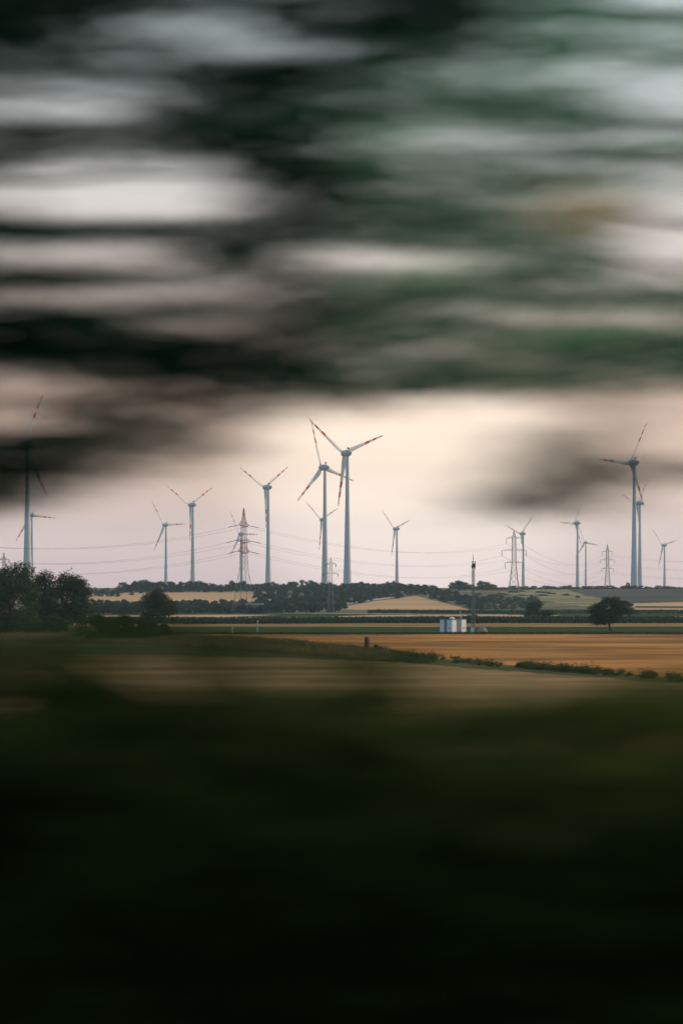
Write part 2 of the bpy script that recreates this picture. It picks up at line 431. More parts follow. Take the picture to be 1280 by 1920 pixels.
# hedgerow trees on the ridge: each a tree
ridge = []
for px in list(range(228, 512, 9)):
    ridge.append((px + rnd.uniform(-3, 3), 1110.5, rnd.uniform(15, 24), rnd.uniform(17, 26)))
for px in list(range(846, 930, 10)):
    ridge.append((px + rnd.uniform(-3, 3), 1106, rnd.uniform(10, 18), rnd.uniform(14, 22)))
for px in list(range(930, 1290, 9)):
    ridge.append((px + rnd.uniform(-3, 3), 1104.5, rnd.uniform(4, 8), rnd.uniform(10, 18)))
ridge += [(862, 1107, 20, 24), (905, 1107, 19, 30), (1176, 1104.5, 14, 8), (270, 1110, 24, 26), (262, 1111, 22, 20), (322, 1111, 16, 20)]
SH = [('round', 60), ('broad', 61), ('bush', 62), ('round', 63), ('tall', 64)]
def ridge_tree(px, row, hp, wp, label, group):
    d = float(dist_of_row(row)); k = d / F
    kind, seed = SH[rnd.randrange(5)]
    x = (px - 640) * d / F
    e = obj('ridge_tree', None, loc=(x, d, float(terrain(x, d)) - 0.4), rz=rnd.random() * 6.28, label=label, cat='tree', group=group)
    h, w = hp * k, wp * k
    base = {'round': 0.80, 'bush': 1.0, 'tall': 0.60, 'broad': 0.92}[kind]
    cm, tm = tree_meshes(kind, 10, 10, seed, 1500, 0.75, LEAF_FAR)
    for nm, me in (('crown', cm), ('trunk', tm)):
        o = obj(nm, me, e)
    e.scale = (w / 10 / base, w / 10 / base, h / 10)
def nth(n): return f"{n}{'th' if 10 <= n % 100 <= 20 else {1: 'st', 2: 'nd', 3: 'rd'}.get(n % 10, 'th')}"
ridge.sort(); cnt = [0, 0, 0]
for (px, row, hp, wp) in ridge:
    g_ = 0 if px < 600 else 1 if px < 932 else 2; cnt[g_] += 1; o_n = nth(cnt[g_])
    if px < 600:
        ridge_tree(px, row, hp, wp, f'{o_n} tree from the left in the ridge hedgerow above the left hillside wheat', 'hedgerow trees above the left hillside wheat')
    elif px < 932:
        ridge_tree(px, row, hp, wp, f'{o_n} dark tree from the left on the ridge behind the radio mast', 'ridge trees behind the radio mast')
    else:
        ridge_tree(px, row, hp, wp, f'{o_n} low bushy tree from the left on the skyline under the right-hand turbines', 'low skyline trees on the right')

# woods that read as one mass
def wood(name, spots, label, leaf=0.75, n=900):
    Vs = []
    for (px, row, hp, wp) in spots:
        d = float(dist_of_row(row)); k = d / F
        C, S = lobes(rnd.choice(['round', 'broad', 'bush']), rnd.randrange(99999))
        h, w = hp * k, wp * k
        x = (px - 640) * d / F
        sc = np.array([w, w, h]); C = C * sc + np.array([x, d, float(terrain(x, d)) - 0.12 * h]); S = S * sc
        vol = S.prod(1); Vv, _ = leaf_cloud(C, S, np.maximum(5, n * vol / vol.sum()), leaf, surf=0.3)
        Vs.append(Vv)
    Vv = np.concatenate(Vs)
    obj(name, mesh_np(name, Vv, np.arange(len(Vv)).reshape(-1, 4), LEAF_FAR), kind='stuff', label=label, cat='wood')

def interp(x, pts): return float(np.interp(x, [p[0] for p in pts], [p[1] for p in pts]))
spots = []
topl = [(470, 1112), (500, 1103), (530, 1092), (560, 1088), (600, 1088), (640, 1095), (690, 1092), (730, 1090), (770, 1092), (800, 1097), (850, 1106), (890, 1122)]
for row in (1108, 1115, 1122, 1129, 1136, 1143, 1149):
    for px in range(486, 910, 13):
        x = px + rnd.uniform(-5, 5)
        lo = interp(x, [(486, 1150), (600, 1150), (641, 1150), (644, 1133), (700, 1128), (780, 1117), (840, 1131), (862, 1141), (910, 1143)])
        if row <= lo + 1:
            t = interp(x, topl)
            hp = rnd.uniform(14, 21)
            if row - hp < t - 2: hp = max(8, row - t + rnd.uniform(-1, 3))
            if row < t + 6: continue
            spots.append((x, row + rnd.uniform(-2, 2), hp, rnd.uniform(17, 26)))
for px in range(520, 800, 12):
    spots.append((px, 1106, 1106 - interp(px, topl) + rnd.uniform(-3, 4), rnd.uniform(16, 26)))
wood('wood', spots, 'dark blue-green wood across the middle of the slope')
spots = []
for row in (1139, 1144, 1150):
    for px in range(150, 500, 12):
        spots.append((px + rnd.uniform(-5, 5), row + rnd.uniform(-1, 1), rnd.uniform(13, 20), rnd.uniform(17, 27)))
wood('tree_belt', spots, 'belt of trees at the foot of the left hillside wheat')
spots = [(px + rnd.uniform(-4, 4), row, rnd.uniform(12, 17), rnd.uniform(16, 24)) for row in (1114, 1119) for px in range(60, 226, 11)]
wood('copse', spots, 'blue-green copse on the slope left of the hillside wheat', n=360)
spots = [(px + rnd.uniform(-4, 4), row + rnd.uniform(-2, 2), rnd.uniform(10, 15), rnd.uniform(16, 26)) for row in (1128, 1135, 1142) for px in range(880, 1005, 12)]
spots += [(px + rnd.uniform(-6, 6), row, rnd.uniform(2, 5), rnd.uniform(8, 26)) for row in rng.uniform(1109, 1128, 26) for px in [rnd.uniform(890, 1090)]]
wood('hillside_scrub', spots, 'green scrub on the slope behind the radio mast', n=320)

# hedgerow tree bits in the fields on the hill
for (px, row, hp, wp, lab) in [(247, 1116, 6, 11, 'tiny round bush alone in the left hillside wheat'), (264, 1113, 5, 9, 'tiny bush higher in the left hillside wheat')]:
    tree('wheat_bush', px, row, hp, wp, 'bush', lab, 70, 260, 0.7, LEAF_FAR, cat='bush')

# maize: a standing crop with real height
def crop(name, x0, x1, row0, row1, h, m, label, n, leaf, top=None):
    cols = rng.uniform(x0, x1, n); rows = rng.uniform(row1, row0, n)
    d = dist_of_row(rows); x = (cols - 640) * d / F
    z = terrain(x, d) + h * rng.random(n) ** 0.6
    Vv, Q = leaf_cloud(np.stack([x, d, z], 1), np.full((n, 3), 0.01), np.ones(n), leaf, aspect=0.35)
    return obj(name, mesh_np(name, Vv, Q, m), kind='stuff', label=label, cat='crop')
M_maize = mat('maize_leaf', (0.020, 0.048, 0.022), 0.7, color2=(0.04, 0.075, 0.03), scale=0.3, trans=0.2)
crop('maize_strip', -150, 1450, 1169, 1167, 1.7, M_maize, 'dark green standing crop in a long strip across the plain', 26000, 1.1)
crop('maize_strip', 690, 1450, 1151, 1150, 1.6, M_maize, 'green standing crop at the foot of the slope behind the cabin', 9000, 1.3)
crop('ditch_weeds', -150, 1450, 1189.2, 1187.6, 0.35, M_maize, 'dark weeds along the ditch at the far edge of the wheat', 12000, 0.5)

# weeds along the field boundary in the foreground
M_weed = mat('weed_leaf', (0.030, 0.055, 0.018), 0.8, color2=(0.10, 0.105, 0.038), scale=0.5, trans=0.25)
M_straw = mat('dry_grass', (0.14, 0.105, 0.05), 0.8, color2=(0.30, 0.22, 0.12), scale=0.5, trans=0.3)
cols = []; rows = []; hs = []
for i in range(300):
    c = rnd.uniform(770, 1400)
    if math.sin(c * .045) + math.sin(c * .11) < -0.7: continue
    cols.append(c); rows.append(interp(c, [(770, 1230), (900, 1248), (1280, 1279), (1400, 1290)]) + rnd.uniform(-5, 3))
    hs.append(rnd.uniform(0.2, 0.75) * (1.9 if rnd.random() < 0.10 else 1))
for i in range(70):
    c = rnd.uniform(980, 1110); cols.append(c); rows.append(interp(c, [(770, 1230), (900, 1248), (1280, 1279)]) + rnd.uniform(-3, 3)); hs.append(rnd.uniform(0.4, 1.0))
cols = np.array(cols); rows = np.array(rows); hs = np.array(hs)
d = dist_of_row(rows); x = (cols - 640) * d / F
Vv, Q = leaf_cloud(np.stack([x, d, terrain(x, d) + hs * 0.45], 1), np.stack([hs * 0.9, hs * 0.8, hs * 0.6], 1), np.full(len(x), 60), 0.16, surf=0.1)
obj('weed_strip', mesh_np('weed_strip', Vv, Q, M_weed), kind='stuff', label='strip of dark green weeds along the near edge of the wheat', cat='weeds')
def tuft_field(name, spots, m, label, n=40, size=0.3):
    """Grass blades: thin upright rhombs round each spot (x, y, height, spread)."""
    P = []
    for (x, y, h, s) in spots:
        px_ = x + rng.normal(size=n) * s; py_ = y + rng.normal(size=n) * s
        zz = terrain(px_, py_)
        hh = h * (0.5 + 0.6 * rng.random(n)); a = rng.random(n) * 6.283; w = size * 0.04 + 0.012 * hh
        lx = rng.normal(size=n) * 0.25 * hh; ly = rng.normal(size=n) * 0.25 * hh
        b0 = np.stack([px_, py_, zz], 1); tip = np.stack([px_ + lx, py_ + ly, zz + hh], 1)
        mid = b0 * 0.45 + tip * 0.55 - np.stack([lx, ly, -hh * 0.1], 1) * 0.12
        sd = np.stack([np.cos(a) * w, np.sin(a) * w, a * 0], 1)
        P.append(np.stack([b0, mid + sd, tip, mid - sd], 1))
    Vv = np.concatenate(P).reshape(-1, 3)
    return obj(name, mesh_np(name, Vv, np.arange(len(Vv)).reshape(-1, 4), m), kind='stuff', label=label, cat='grass')
sp = []
for i in range(1100):
    c = rnd.uniform(-40, 720); r = interp(c, [(-40, 1192), (300, 1204), (480, 1214), (720, 1232)]) + rnd.uniform(-9, 9)
    dd = float(dist_of_row(r)); sp.append(((c - 640) * dd / F, dd, rnd.uniform(0.4, 1.1), 0.8))
tuft_field('dry_grass_strip', sp, M_straw, 'dry reddish grass along the near edge of the dark trees', 36, 1.2)
sp = []
for i in range(700):
    c = rnd.uniform(300, 800); r = interp(c, [(300, 1198), (480, 1206), (720, 1230), (800, 1240)]) + rnd.uniform(-6, 6)
    dd = float(dist_of_row(r)); sp.append(((c - 640) * dd / F, dd, rnd.uniform(0.3, 0.9), 0.7))
tuft_field('green_grass_strip', sp, M_weed, 'dark green grass running to the weathered post', 36, 1.2)

# ------------------------------------------------------------------ wind turbines
BL = 50.5
def blade_mesh():
    mb = MB(); n = 10
    st = [0.0, 0.03, 0.06, 0.10, 0.16, 0.25, 0.35, 0.45, 0.52, 0.52001, 0.575, 0.63, 0.63001, 0.72, 0.72001, 0.77, 0.82, 0.82001, 0.92, 0.92001, 0.96, 0.985, 1.0]
    ch = lambda t: float(np.interp(t, [0, .03, .07, .13, .2, .35, .55, .8, .93, 1], [2.4, 2.9, 4.6, 5.1, 4.5, 3.5, 2.7, 1.9, 1.4, 0.35]))
    th = lambda t: float(np.interp(t, [0, .04, .10, .2, .4, .7, 1], [2.4, 2.3, 1.6, 1.1, .7, .4, .12]))
    rings = []
    for t in st:
        c = ch(t); h = th(t); tw = R(np.interp(t, [0, .1, .3, 1], [34, 30, 12, 2]))
        z = 1.6 + t * (BL - 1.6)
        bend = -0.9 * max(0, (t - .9) / .1) ** 2 + 1.1 * t * t
        ring = []
        for k in range(n):
            a = 2 * math.pi * k / n
            x = math.cos(a) * c / 2 - c * 0.18 * min(1, t / .1); y = math.sin(a) * h / 2 * (1 - 0.45 * max(0, -math.cos(a)) * min(1, t/.1))
            ring.append((x * math.cos(tw) - y * math.sin(tw), x * math.sin(tw) + y * math.cos(tw) + bend, z))
        rings.append(ring)
    red = lambda i: 1 if (.52 < st[i] + 1e-5 < .63 and st[i+1] > .5201) or (.72 <= st[i] + 1e-5 < .82 and st[i+1] > .7201) or (st[i] >= .92) else 0
    mb.quadmesh(rings, red)
    return mb.mesh('blade', [M_blade, M_red], True)
BLADE = blade_mesh()

def nacelle_mesh():
    mb = MB(); prof = []
    for k in range(15):
        t = k / 14; y = -6.4 + 9.4 * t
        r = 3.35 * (math.sin(math.pi * (0.04 + 0.60 * t)) ** 0.8)
        prof.append((r, y))
    q = Matrix(((1, 0, 0), (0, 0, 1), (0, -1, 0)))   # lathe axis -> +Y
    mb.lathe(prof, 20, 0, q)
    return mb.mesh('nacelle', M_nac, True)
def hub_mesh():
    mb = MB(); q = Matrix(((1, 0, 0), (0, 0, 1), (0, -1, 0)))
    mb.lathe([(3.16, 3.12), (3.2, 3.7), (3.12, 5.2), (2.8, 6.6), (2.1, 7.7), (1.1, 8.4), (0.2, 8.6)], 20, 0, q)
    return mb.mesh('hub', M_nac, True)
NAC, HUBM = nacelle_mesh(), hub_mesh()
mb = MB(); mb.box(-.16, .16, -.16, .16, 0, 1.0); mb.box(-0.95, 0.95, -0.6, 0.6, 1.0, 2.3); mb.bar((0.5, 0, 2.3), (0.5, 0, 3.4), 0.1)
BEACON = mb.mesh('beacon', M_dark)
def tower_mesh():
    mb = MB()
    prof = [(float(np.interp(t, [0, .08, .2, .4, .7, 1], [4.25, 3.9, 3.35, 2.65, 1.95, 1.5])), t) for t in (0, .02, .05, .08, .12, .2, .3, .4, .5, .6, .7, .8, .9, 1)]
    mb.lathe(prof, 28)
    return mb.mesh('tower', M_conc, True)
TOWER = tower_mesh()
FLANGES = []
for t in (.52, .70, .86):
    mb = MB(); r_ = float(np.interp(t, [.4, .7, 1], [2.65, 1.95, 1.5])) + 0.03
    mb.lathe([(r_, t - .0012), (r_ + .05, t - .0008), (r_ + .05, t + .0008), (r_, t + .0012)], 28, cap=False)
    FLANGES.append(mb.mesh('flange', M_nac, True))

def turbine(tips, twr_x, label, group='wind turbines behind the ridge'):
    T = np.array(tips, float)
    c = T.mean(0); D_ = T - c
    dx = D_[:, 0]; dy = -D_[:, 1]
    Lp = math.sqrt(2 / 3 * (dy ** 2).sum()); kL = math.sqrt(2 / 3 * (dx ** 2).sum())
    psi = math.acos(max(0.60, min(0.95, kL / Lp)))
    dist = BL * F / Lp
    # angles round the rotor: dy = L cos a, dx = L k sin a
    a = [math.atan2(dx[i] / math.cos(psi), dy[i]) for i in range(3)]
    base = a[0]
    offs = []
    for i in range(3):
        q = (a[i] - base) % (2 * math.pi)
        offs.append((a[i] - round(q / (2 * math.pi / 3)) * 2 * math.pi / 3))
    ph = math.atan2(sum(math.sin(o) for o in offs), sum(math.cos(o) for o in offs))
    k = dist / F
    # hub stands out from the tower along the rotor axis (left and away); tower foot from the tower column
    x = (twr_x - 640) * k; y = dist - 4.6 * math.cos(psi)
    zh = HC - (c[1] - HOR) * k
    zg = float(terrain(x, y))
    e = obj('wind_turbine', None, loc=(x, y, zg), label=label, cat='wind turbine', group=group)
    H = zh - zg
    t = obj('tower', TOWER, e); t.scale = (1, 1, H - 2.4)
    for fm in FLANGES: obj('flange', fm, t)
    nac = obj('nacelle', NAC, e, loc=(0, 0, H), rz=psi)
    obj('beacon', BEACON, nac, loc=(0, -1.2, 3.05))
    hb = obj('hub', HUBM, e, loc=(0, 0, H), rz=psi)
    for j in range(3):
        an = ph + j * 2 * math.pi / 3
        bl = obj('blade', BLADE, e)
        # rotor frame: u horizontal in the rotor plane, axis = +Y turned by psi
        rot = Matrix.Rotation(psi, 4, 'Z') @ Matrix.Translation((0, 5.0, 0)) @ Matrix.Rotation(an, 4, 'Y')
        bl.matrix_local = Matrix.Translation((0, 0, H)) @ rot
    return dist, psi

TB = [
    ([(580, 790), (719, 811), (632, 950)], 651, 'tallest turbine, right one of the pair in the middle of the picture'),
    ([(586, 792), (556.4, 943.4), (662, 895)], 609, 'large turbine just left of the tallest one, blades overlapping it'),
    ([(450.6, 881), (537, 870.5), (495, 990.6)], 503, 'turbine with a Y-shaped rotor right of the red and white pylon'),
    ([(571.5, 942), (631, 950), (594.6, 1032)], 607, 'smaller turbine whose tower hides behind the middle pair\'s left tower'),
    ([(431.8, 959.7), (480, 1000), (430.4, 1044.6)], 453, 'small turbine seen through the red and white pylon'),
    ([(316.4, 915), (394, 910.6), (353.7, 1015)], 362, 'turbine with a Y-shaped rotor above the left hillside wheat'),
    ([(286.2, 939.5), (344, 979.8), (288.2, 1034)], 311.8, 'small turbine above the single round tree'),
    ([(714.5, 958.8), (767, 972.8), (730.5, 1043.8)], 743.7, 'small lone turbine right of the tallest one'),
    ([(1218.6, 789.7), (1113.8, 866.9), (1210.6, 947)], 1187.2, 'tall turbine on the right with one blade pointing straight left'),
    ([(1218.6, 900), (1154.7, 925), (1203, 1007)], 1198, 'turbine close behind the tall one on the right'),
    ([(1092.4, 935), (1043.4, 982.7), (1090, 1025)], 1081.5, 'turbine with one blade level to the left, above the round bush and broad tree'),
    ([(1086.5, 986), (1123.3, 1017), (1072.2, 1049.5)], 1097, 'small turbine just right of the one with a level blade'),
    ([(998.9, 965), (941.6, 989.5), (977, 1048)], 980, 'turbine behind the grey pylon with hanging insulators'),
    ([(1218.3, 991.6), (1272, 1011.5), (1230.2, 1064.3)], 1244.4, 'small turbine at the photo\'s right edge'),
    ([(81.3, 736.3), (-21.6, 844), (87.3, 927.7)], 53, 'tall dark turbine rising behind the dark trees at the photo\'s left edge'),
    ([(37, 915), (95.4, 967.4), (29.6, 1017)], 61, 'smaller turbine half hidden behind the tall dark one on the left'),
]
for t_, x_, l_ in TB:
    turbine(t_, x_, l_)

# ------------------------------------------------------------------ pylons
def lattice(mb, levels, w, mi=0, leg=0.30):
    """Square lattice body: levels = [(z, half width)...]; mi may be callable on z."""
    f = mi if callable(mi) else (lambda z: mi)
    for (z0, h0), (z1, h1) in zip(levels[:-1], levels[1:]):
        zm = (z0 + z1) / 2
        c0 = [Vector((sx*h0, sy*h0, z0)) for sx, sy in ((-1,-1),(1,-1),(1,1),(-1,1))]
        c1 = [Vector((sx*h1, sy*h1, z1)) for sx, sy in ((-1,-1),(1,-1),(1,1),(-1,1))]
        for k in range(4):
            mb.bar(c0[k], c1[k], leg, f(zm)); k2 = (k + 1) % 4
            mb.bar(c0[k], c1[k2], w, f(zm)); mb.bar(c0[k2], c1[k], w, f(zm)); mb.bar(c1[k], c1[k2], w, f(zm))

def arm(mb, z, half_body, reach, depth, w, mi=0, sides=(-1, 1)):
    """Tapering lattice cross arm along local X."""
    for s in sides:
        tip = Vector((s * reach, 0, z)); n = 4
        lo = [Vector((s*half_body, q*half_body, z)) for q in (-1, 1)]; up = Vector((s*half_body, 0, z + depth))
        for p in lo + [up]: mb.bar(p, tip, w, mi)
        for k in range(1, n):
            t = k / n; a0 = lo[0].lerp(tip, t); a1 = lo[1].lerp(tip, t); u = up.lerp(tip, t)
            mb.bar(a0, a1, w*.8, mi); mb.bar(a0, u, w*.8, mi); mb.bar(a1, u, w*.8, mi)
            tp = (k - 1) / n; mb.bar(lo[0].lerp(tip, tp), a1, w*.8, mi); mb.bar(lo[0].lerp(tip, tp), u, w*.8, mi); mb.bar(lo[1].lerp(tip, tp), u, w*.8, mi)

def subdivide(levels, step):
    o = []
    for (z0, h0), (z1, h1) in zip(levels[:-1], levels[1:]):
        n = max(1, round((z1 - z0) / max(step, (h0 + h1) * 0.9)))
        for k in range(n): o.append((z0 + (z1-z0)*k/n, h0 + (h1-h0)*k/n))
    return o + [levels[-1]]

def pylon_at(px, dist):
    x = (px - 640) * dist / F
    return x, float(terrain(x, dist))

# red and white strain tower
D1 = 970.0; K1 = D1 / F
x1, g1z = pylon_at(457, D1)
zpx = lambda row, K=K1: HC - (row - HOR) * K
P1 = obj('lattice_pylon', None, loc=(x1, D1, g1z), rz=R(66), label='tall red and white lattice pylon with three arm levels and spread legs', cat='pylon')
rel = lambda row: zpx(row) - g1z
lv = [(0, 4.3), (rel(1100), 2.75), (rel(1066), 1.55), (rel(1034), 1.30), (rel(1012), 1.15), (rel(985), 0.95), (rel(953), 0.10)]
def pcol(z):
    if z > rel(987): return 1
    if rel(1036) < z < rel(1011): return 1
    return 0 if z < rel(1036) else 2
mb = MB(); lattice(mb, subdivide(lv, 2.2), 0.10, pcol, 0.22); obj('lattice_body', mb.mesh('lattice_body', [M_galv, M_pred, M_pwhite]), P1)
for row, reach, colr in ((985, 6.2, M_pred), (1014, 8.4, M_galv), (1034, 6.8, M_pred)):
    mb = MB(); z = rel(row); hb = float(np.interp(z, [l[0] for l in lv], [l[1] for l in lv])) + 0.05
    arm(mb, z, hb, reach, 3.0 if colr is M_pred else 1.6, 0.10); ca = obj('crossarm', mb.mesh('crossarm', colr), P1)
    for s in (-1, 1):
        for t in (-1, 1):
            mb = MB(); dv = Vector((0, t * 5.0, -1.1))
            p0 = Vector((s * reach, 0, z)); mb.tube([p0, p0 + dv * .3, p0 + dv], [0.10, 0.16, 0.16], n=6)
            obj('insulator', mb.mesh('insulator', M_glassins), ca)
bpy.context.view_layer.update()
def attach(P, lx, z, t=0, off=0.0, drop=0.0):
    return P.matrix_world @ Vector((lx, t * off, z - drop))

def suspension_pylon(px, dist, top_row, arms, foot_half, body_half, label, ins=0.0, rz=0.0, w=0.16, base_row=None):
    x, g = pylon_at(px, dist); K = dist / F
    P = obj('lattice_pylon', None, loc=(x, dist, g), rz=rz, label=label, cat='pylon')
    r2 = lambda row: HC - (row - HOR) * K - g
    zt = r2(top_row); za = r2(arms[-1][0])
    lv = [(0, foot_half), (za * 0.5, body_half * 1.7 if foot_half > body_half * 1.8 else (foot_half + body_half) / 2), (za, body_half), (r2(arms[0][0]), body_half * 0.85), (zt, 0.08)]
    mb = MB(); lattice(mb, subdivide(lv, 1.6), w * 0.8, 0, w * 1.5); obj('lattice_body', mb.mesh('lattice_body', M_galv), P)
    for row, half in arms:
        z = r2(row); hb = float(np.interp(z, [l[0] for l in lv], [l[1] for l in lv])) + 0.04
        reach = half * K
        mb = MB(); arm(mb, z, hb, reach, max(1.2, 0.16 * reach), w * 0.9); ca = obj('crossarm', mb.mesh('crossarm', M_galv), P)
        if ins:
            for s in (-1, 1):
                mb = MB()
                q = [(0.10, 0)] + [((0.26 if k % 2 else 0.12), -ins * k / 10) for k in range(1, 11)]
                mb.lathe(q, 8, origin=(s * (reach - 0.15), 0, z - 0.05)); obj('insulator', mb.mesh('insulator', M_glassins), ca)
    return P, [(r2(row), half * K) for row, half in arms]

P2, A2 = suspension_pylon(963, 1500.0, 995, [(1009, 14.5), (1032, 23), (1055, 17)], 4.4, 1.5, 'grey lattice pylon with long hanging insulators before a turbine, right of the mast', ins=4.2, w=0.22)
P3, A3 = suspension_pylon(1138, 2300.0, 1020, [(1034, 10), (1050, 13.5), (1066, 11)], 4.6, 1.6, 'pale distant lattice pylon between two turbines on the right', ins=4.0, w=0.26)
P4, A4 = suspension_pylon(620, 970.0, 1046, [(1058, 10), (1076, 14)], 1.5, 0.62, 'small slim two-armed pylon in front of the wood, below the turbine pair', ins=1.2, w=0.14)
P5, A5 = suspension_pylon(8, 985.0, 1036, [(1050, 10), (1068, 14)], 1.5, 0.62, 'small slim pylon at the photo\'s left edge behind the dark trees', ins=1.2, w=0.14)
bpy.context.view_layer.update()

def cable(a, b, sag, label, r=0.04, group=None):
    a = Vector(a); b = Vector(b); mb = MB(); n = 30
    pts = [a.lerp(b, k / n) - Vector((0, 0, 4 * sag * (k / n) * (1 - k / n))) for k in range(n + 1)]
    mb.tube(pts, r, n=5)
    obj('power_cable', mb.mesh('power_cable', M_wire), label=label, cat='cable', group=group)
lvl = ('top', 'middle', 'lowest')
ends1 = [(rel(985), 6.2), (rel(1014), 8.4), (rel(1034), 6.8)]
for i in range(3):
    z, rc = ends1[i]
    for s, side in ((-1, 'near'), (1, 'far')):
        aR = attach(P1, s * rc, z, -1, 5.0, 1.1); aL = attach(P1, s * rc, z, 1, 5.0, 1.1)
        if aR.x < aL.x: aR, aL = aL, aR
        z2, rc2 = A2[i]
        far = attach(P2, s * (rc2 - 0.15), z2 - 4.2)
        cable(aR, far, 9.5, f'{lvl[i]} {side} power cable from the red and white pylon to the right', group='cables right of the red and white pylon')
        rowL = (1027, 1055, 1075)[i] + (0 if s < 0 else 1.5)
        dl = 860.0 + (12 if s > 0 else -12)
        cable(aL, at(-90, rowL - 8, dl), 5.5, f'{lvl[i]} {side} power cable from the red and white pylon to the left', group='cables left of the red and white pylon')
        z3, rc3 = A3[i]
        cable(attach(P2, s * (rc2 - .15), z2 - 4.2), attach(P3, s * (rc3 - .15), z3 - 4.0), 14, f'{lvl[i]} {"left" if s < 0 else "right"} power cable between the grey pylon and the pale distant one', 0.07, group='cables between the grey and the pale pylon')
        cable(attach(P3, s * (rc3 - .15), z3 - 4.0), at(1420 + 20*s, (1042, 1058, 1074)[i], 2700), 8, f'{lvl[i]} {"left" if s < 0 else "right"} power cable leaving the pale distant pylon to the right', 0.07, group='cables right of the pale pylon')

# ------------------------------------------------------------------ radio mast
Dm = 505.0; Km = Dm / F
xm, gm = pylon_at(886.5, Dm)
mast = obj('radio_mast', None, loc=(xm, Dm, gm), rz=R(20), label='slim dark lattice radio mast with an antenna, beside the white cabin', cat='mast')
rm = lambda row: HC - (row - HOR) * Km - gm
mb = MB(); lattice(mb, subdivide([(0, 0.42), (rm(1100), 0.30), (rm(1062), 0.26)], 0.8), 0.045, 0, 0.075); obj('lattice_body', mb.mesh('lattice_body', M_galv), mast)
mb = MB(); mb.box(-.36, .36, -.36, .36, rm(1064), rm(1060)); mb.box(-.25, .25, -.25, .25, rm(1060), rm(1057)); obj('head_platform', mb.mesh('head_platform', M_dark), mast)
for s in (-1, 1):
    mb = MB(); mb.lathe([(0.11, rm(1066)), (0.14, rm(1065)), (0.14, rm(1053)), (0.08, rm(1052))], 10, origin=(s * 0.34, -0.36, 0)); obj('panel_antenna', mb.mesh('panel_antenna', M_dark), mast)
mb = MB(); mb.bar((0, 0, rm(1058)), (0, 0, rm(1039)), 0.17, w2=0.09, n=8); mb.bar((-.22, 0, rm(1048)), (.3, 0, rm(1046)), 0.09); obj('antenna', mb.mesh('antenna', M_dark), mast)
mb = MB()
mb.bar((0.1, 0.1, 0), (0.06, 0.06, rm(1066)), 0.10, n=6); obj('cable_run', mb.mesh('cable_run', M_dark), mast)

# ------------------------------------------------------------------ white cabin
Dk = 448.0; Kk = Dk / F
xk = (849.5 - 640) * Kk; gk = float(terrain(xk, Dk))
M_cabw = mat('cabin_white', (0.90, 0.86, 0.80), 0.6, 0.05, 1.2)
M_cabb = mat('pale_blue_cabin_shade', (0.70, 0.78, 0.82), 0.6, 0.05, 1.2)  # shade painted into the cabin's left wall; plain pale blue elsewhere
M_cabd = mat('cabin_grey_door', (0.17, 0.21, 0.25), 0.5, 0.1, 1.5)
M_roof = mat('cabin_roof', (0.09, 0.09, 0.095), 0.7, 0.2, 1.5)
M_orange = mat('mast_orange', (0.65, 0.17, 0.04), 0.5, 0.1, 1.5)
PHI = R(44)
xc = (845.2 - 640) * Kk
cab = obj('service_cabin', None, loc=(xc, Dk - 2.0, gk), rz=PHI, label='small white service cabin with grey doors, its left side tinted blue as shade, alone in the plain', cat='cabin')
hk = 24.5 * Kk
FW, SD = 28.8 * Kk / math.cos(PHI), 20.6 * Kk / math.sin(PHI)      # front and side lengths
mb = MB(); mb.box(0.05, FW - .05, 0.05, SD - .05, 0, hk - .02); o_ = obj('wall', mb.mesh('wall', M_cabw), cab); bevel_smooth(o_, .03)
def front(a0, a1, out_, m, nm, lab=None, z0=.06, z1=.05):
    mb = MB(); mb.box(FW * a0, FW * a1, -out_, 0.05, z0, hk - z1); o = obj(nm, mb.mesh(nm, m), cab, label=lab); bevel_smooth(o, .02); return o
def side(a0, a1, out_, m, nm, lab=None, z0=.06, z1=.05):
    mb = MB(); mb.box(-out_, 0.05, SD * a0, SD * a1, z0, hk - z1); o = obj(nm, mb.mesh(nm, m), cab, label=lab); bevel_smooth(o, .02); return o
front(.02, .32, .06, M_cabw, 'panel', 'white wall panel')
d1 = front(.34, .65, .02, M_cabd, 'door', None, .04, .10)
mb = MB(); mb.box(FW * .61, FW * .63, -.09, -.02, 1.0, 1.25); obj('handle', mb.mesh('handle', M_galv), d1)
pz = front(.67, .99, .06, M_cabw, 'panel', 'white wall panel')
mb = MB(); mb.box(FW * .76, FW * .88, -.09, -.06, hk * .30, hk * .38); obj('vent', mb.mesh('vent', M_roof), pz)
pz = side(.01, .38, .06, M_cabb, 'panel', 'white wall panel with bluish shade painted in')
mb = MB(); mb.box(-.09, -.06, SD * .12, SD * .22, hk * .30, hk * .38); obj('vent', mb.mesh('vent', M_roof), pz)
d2 = side(.41, .62, .02, M_cabd, 'door', None, .04, .10)
mb = MB(); mb.box(-.09, -.02, SD * .58, SD * .60, 1.0, 1.25); obj('handle', mb.mesh('handle', M_galv), d2)
side(.65, .99, .06, M_cabb, 'panel', 'white wall panel with bluish shade painted in')
mb = MB(); mb.box(-.14, FW + .14, -.14, SD + .14, hk, hk + 0.13); rf = obj('roof', mb.mesh('roof', M_roof), cab)
mb = MB(); mb.lathe([(0.62, 0), (0.58, .16), (0.42, .31), (0.2, .40), (0.03, .42)], 16, origin=(FW * .30, SD * .35, hk + .13)); obj('dome_vent', mb.mesh('dome_vent', M_cabw, True), rf)
cxp, cyp = FW * .80, SD * .25
mb = MB(); mb.box(cxp - .26, cxp + .26, cyp - .26, cyp + .26, hk + .13, hk + .62); obj('chimney', mb.mesh('chimney', M_cabd), rf)
mb = MB()
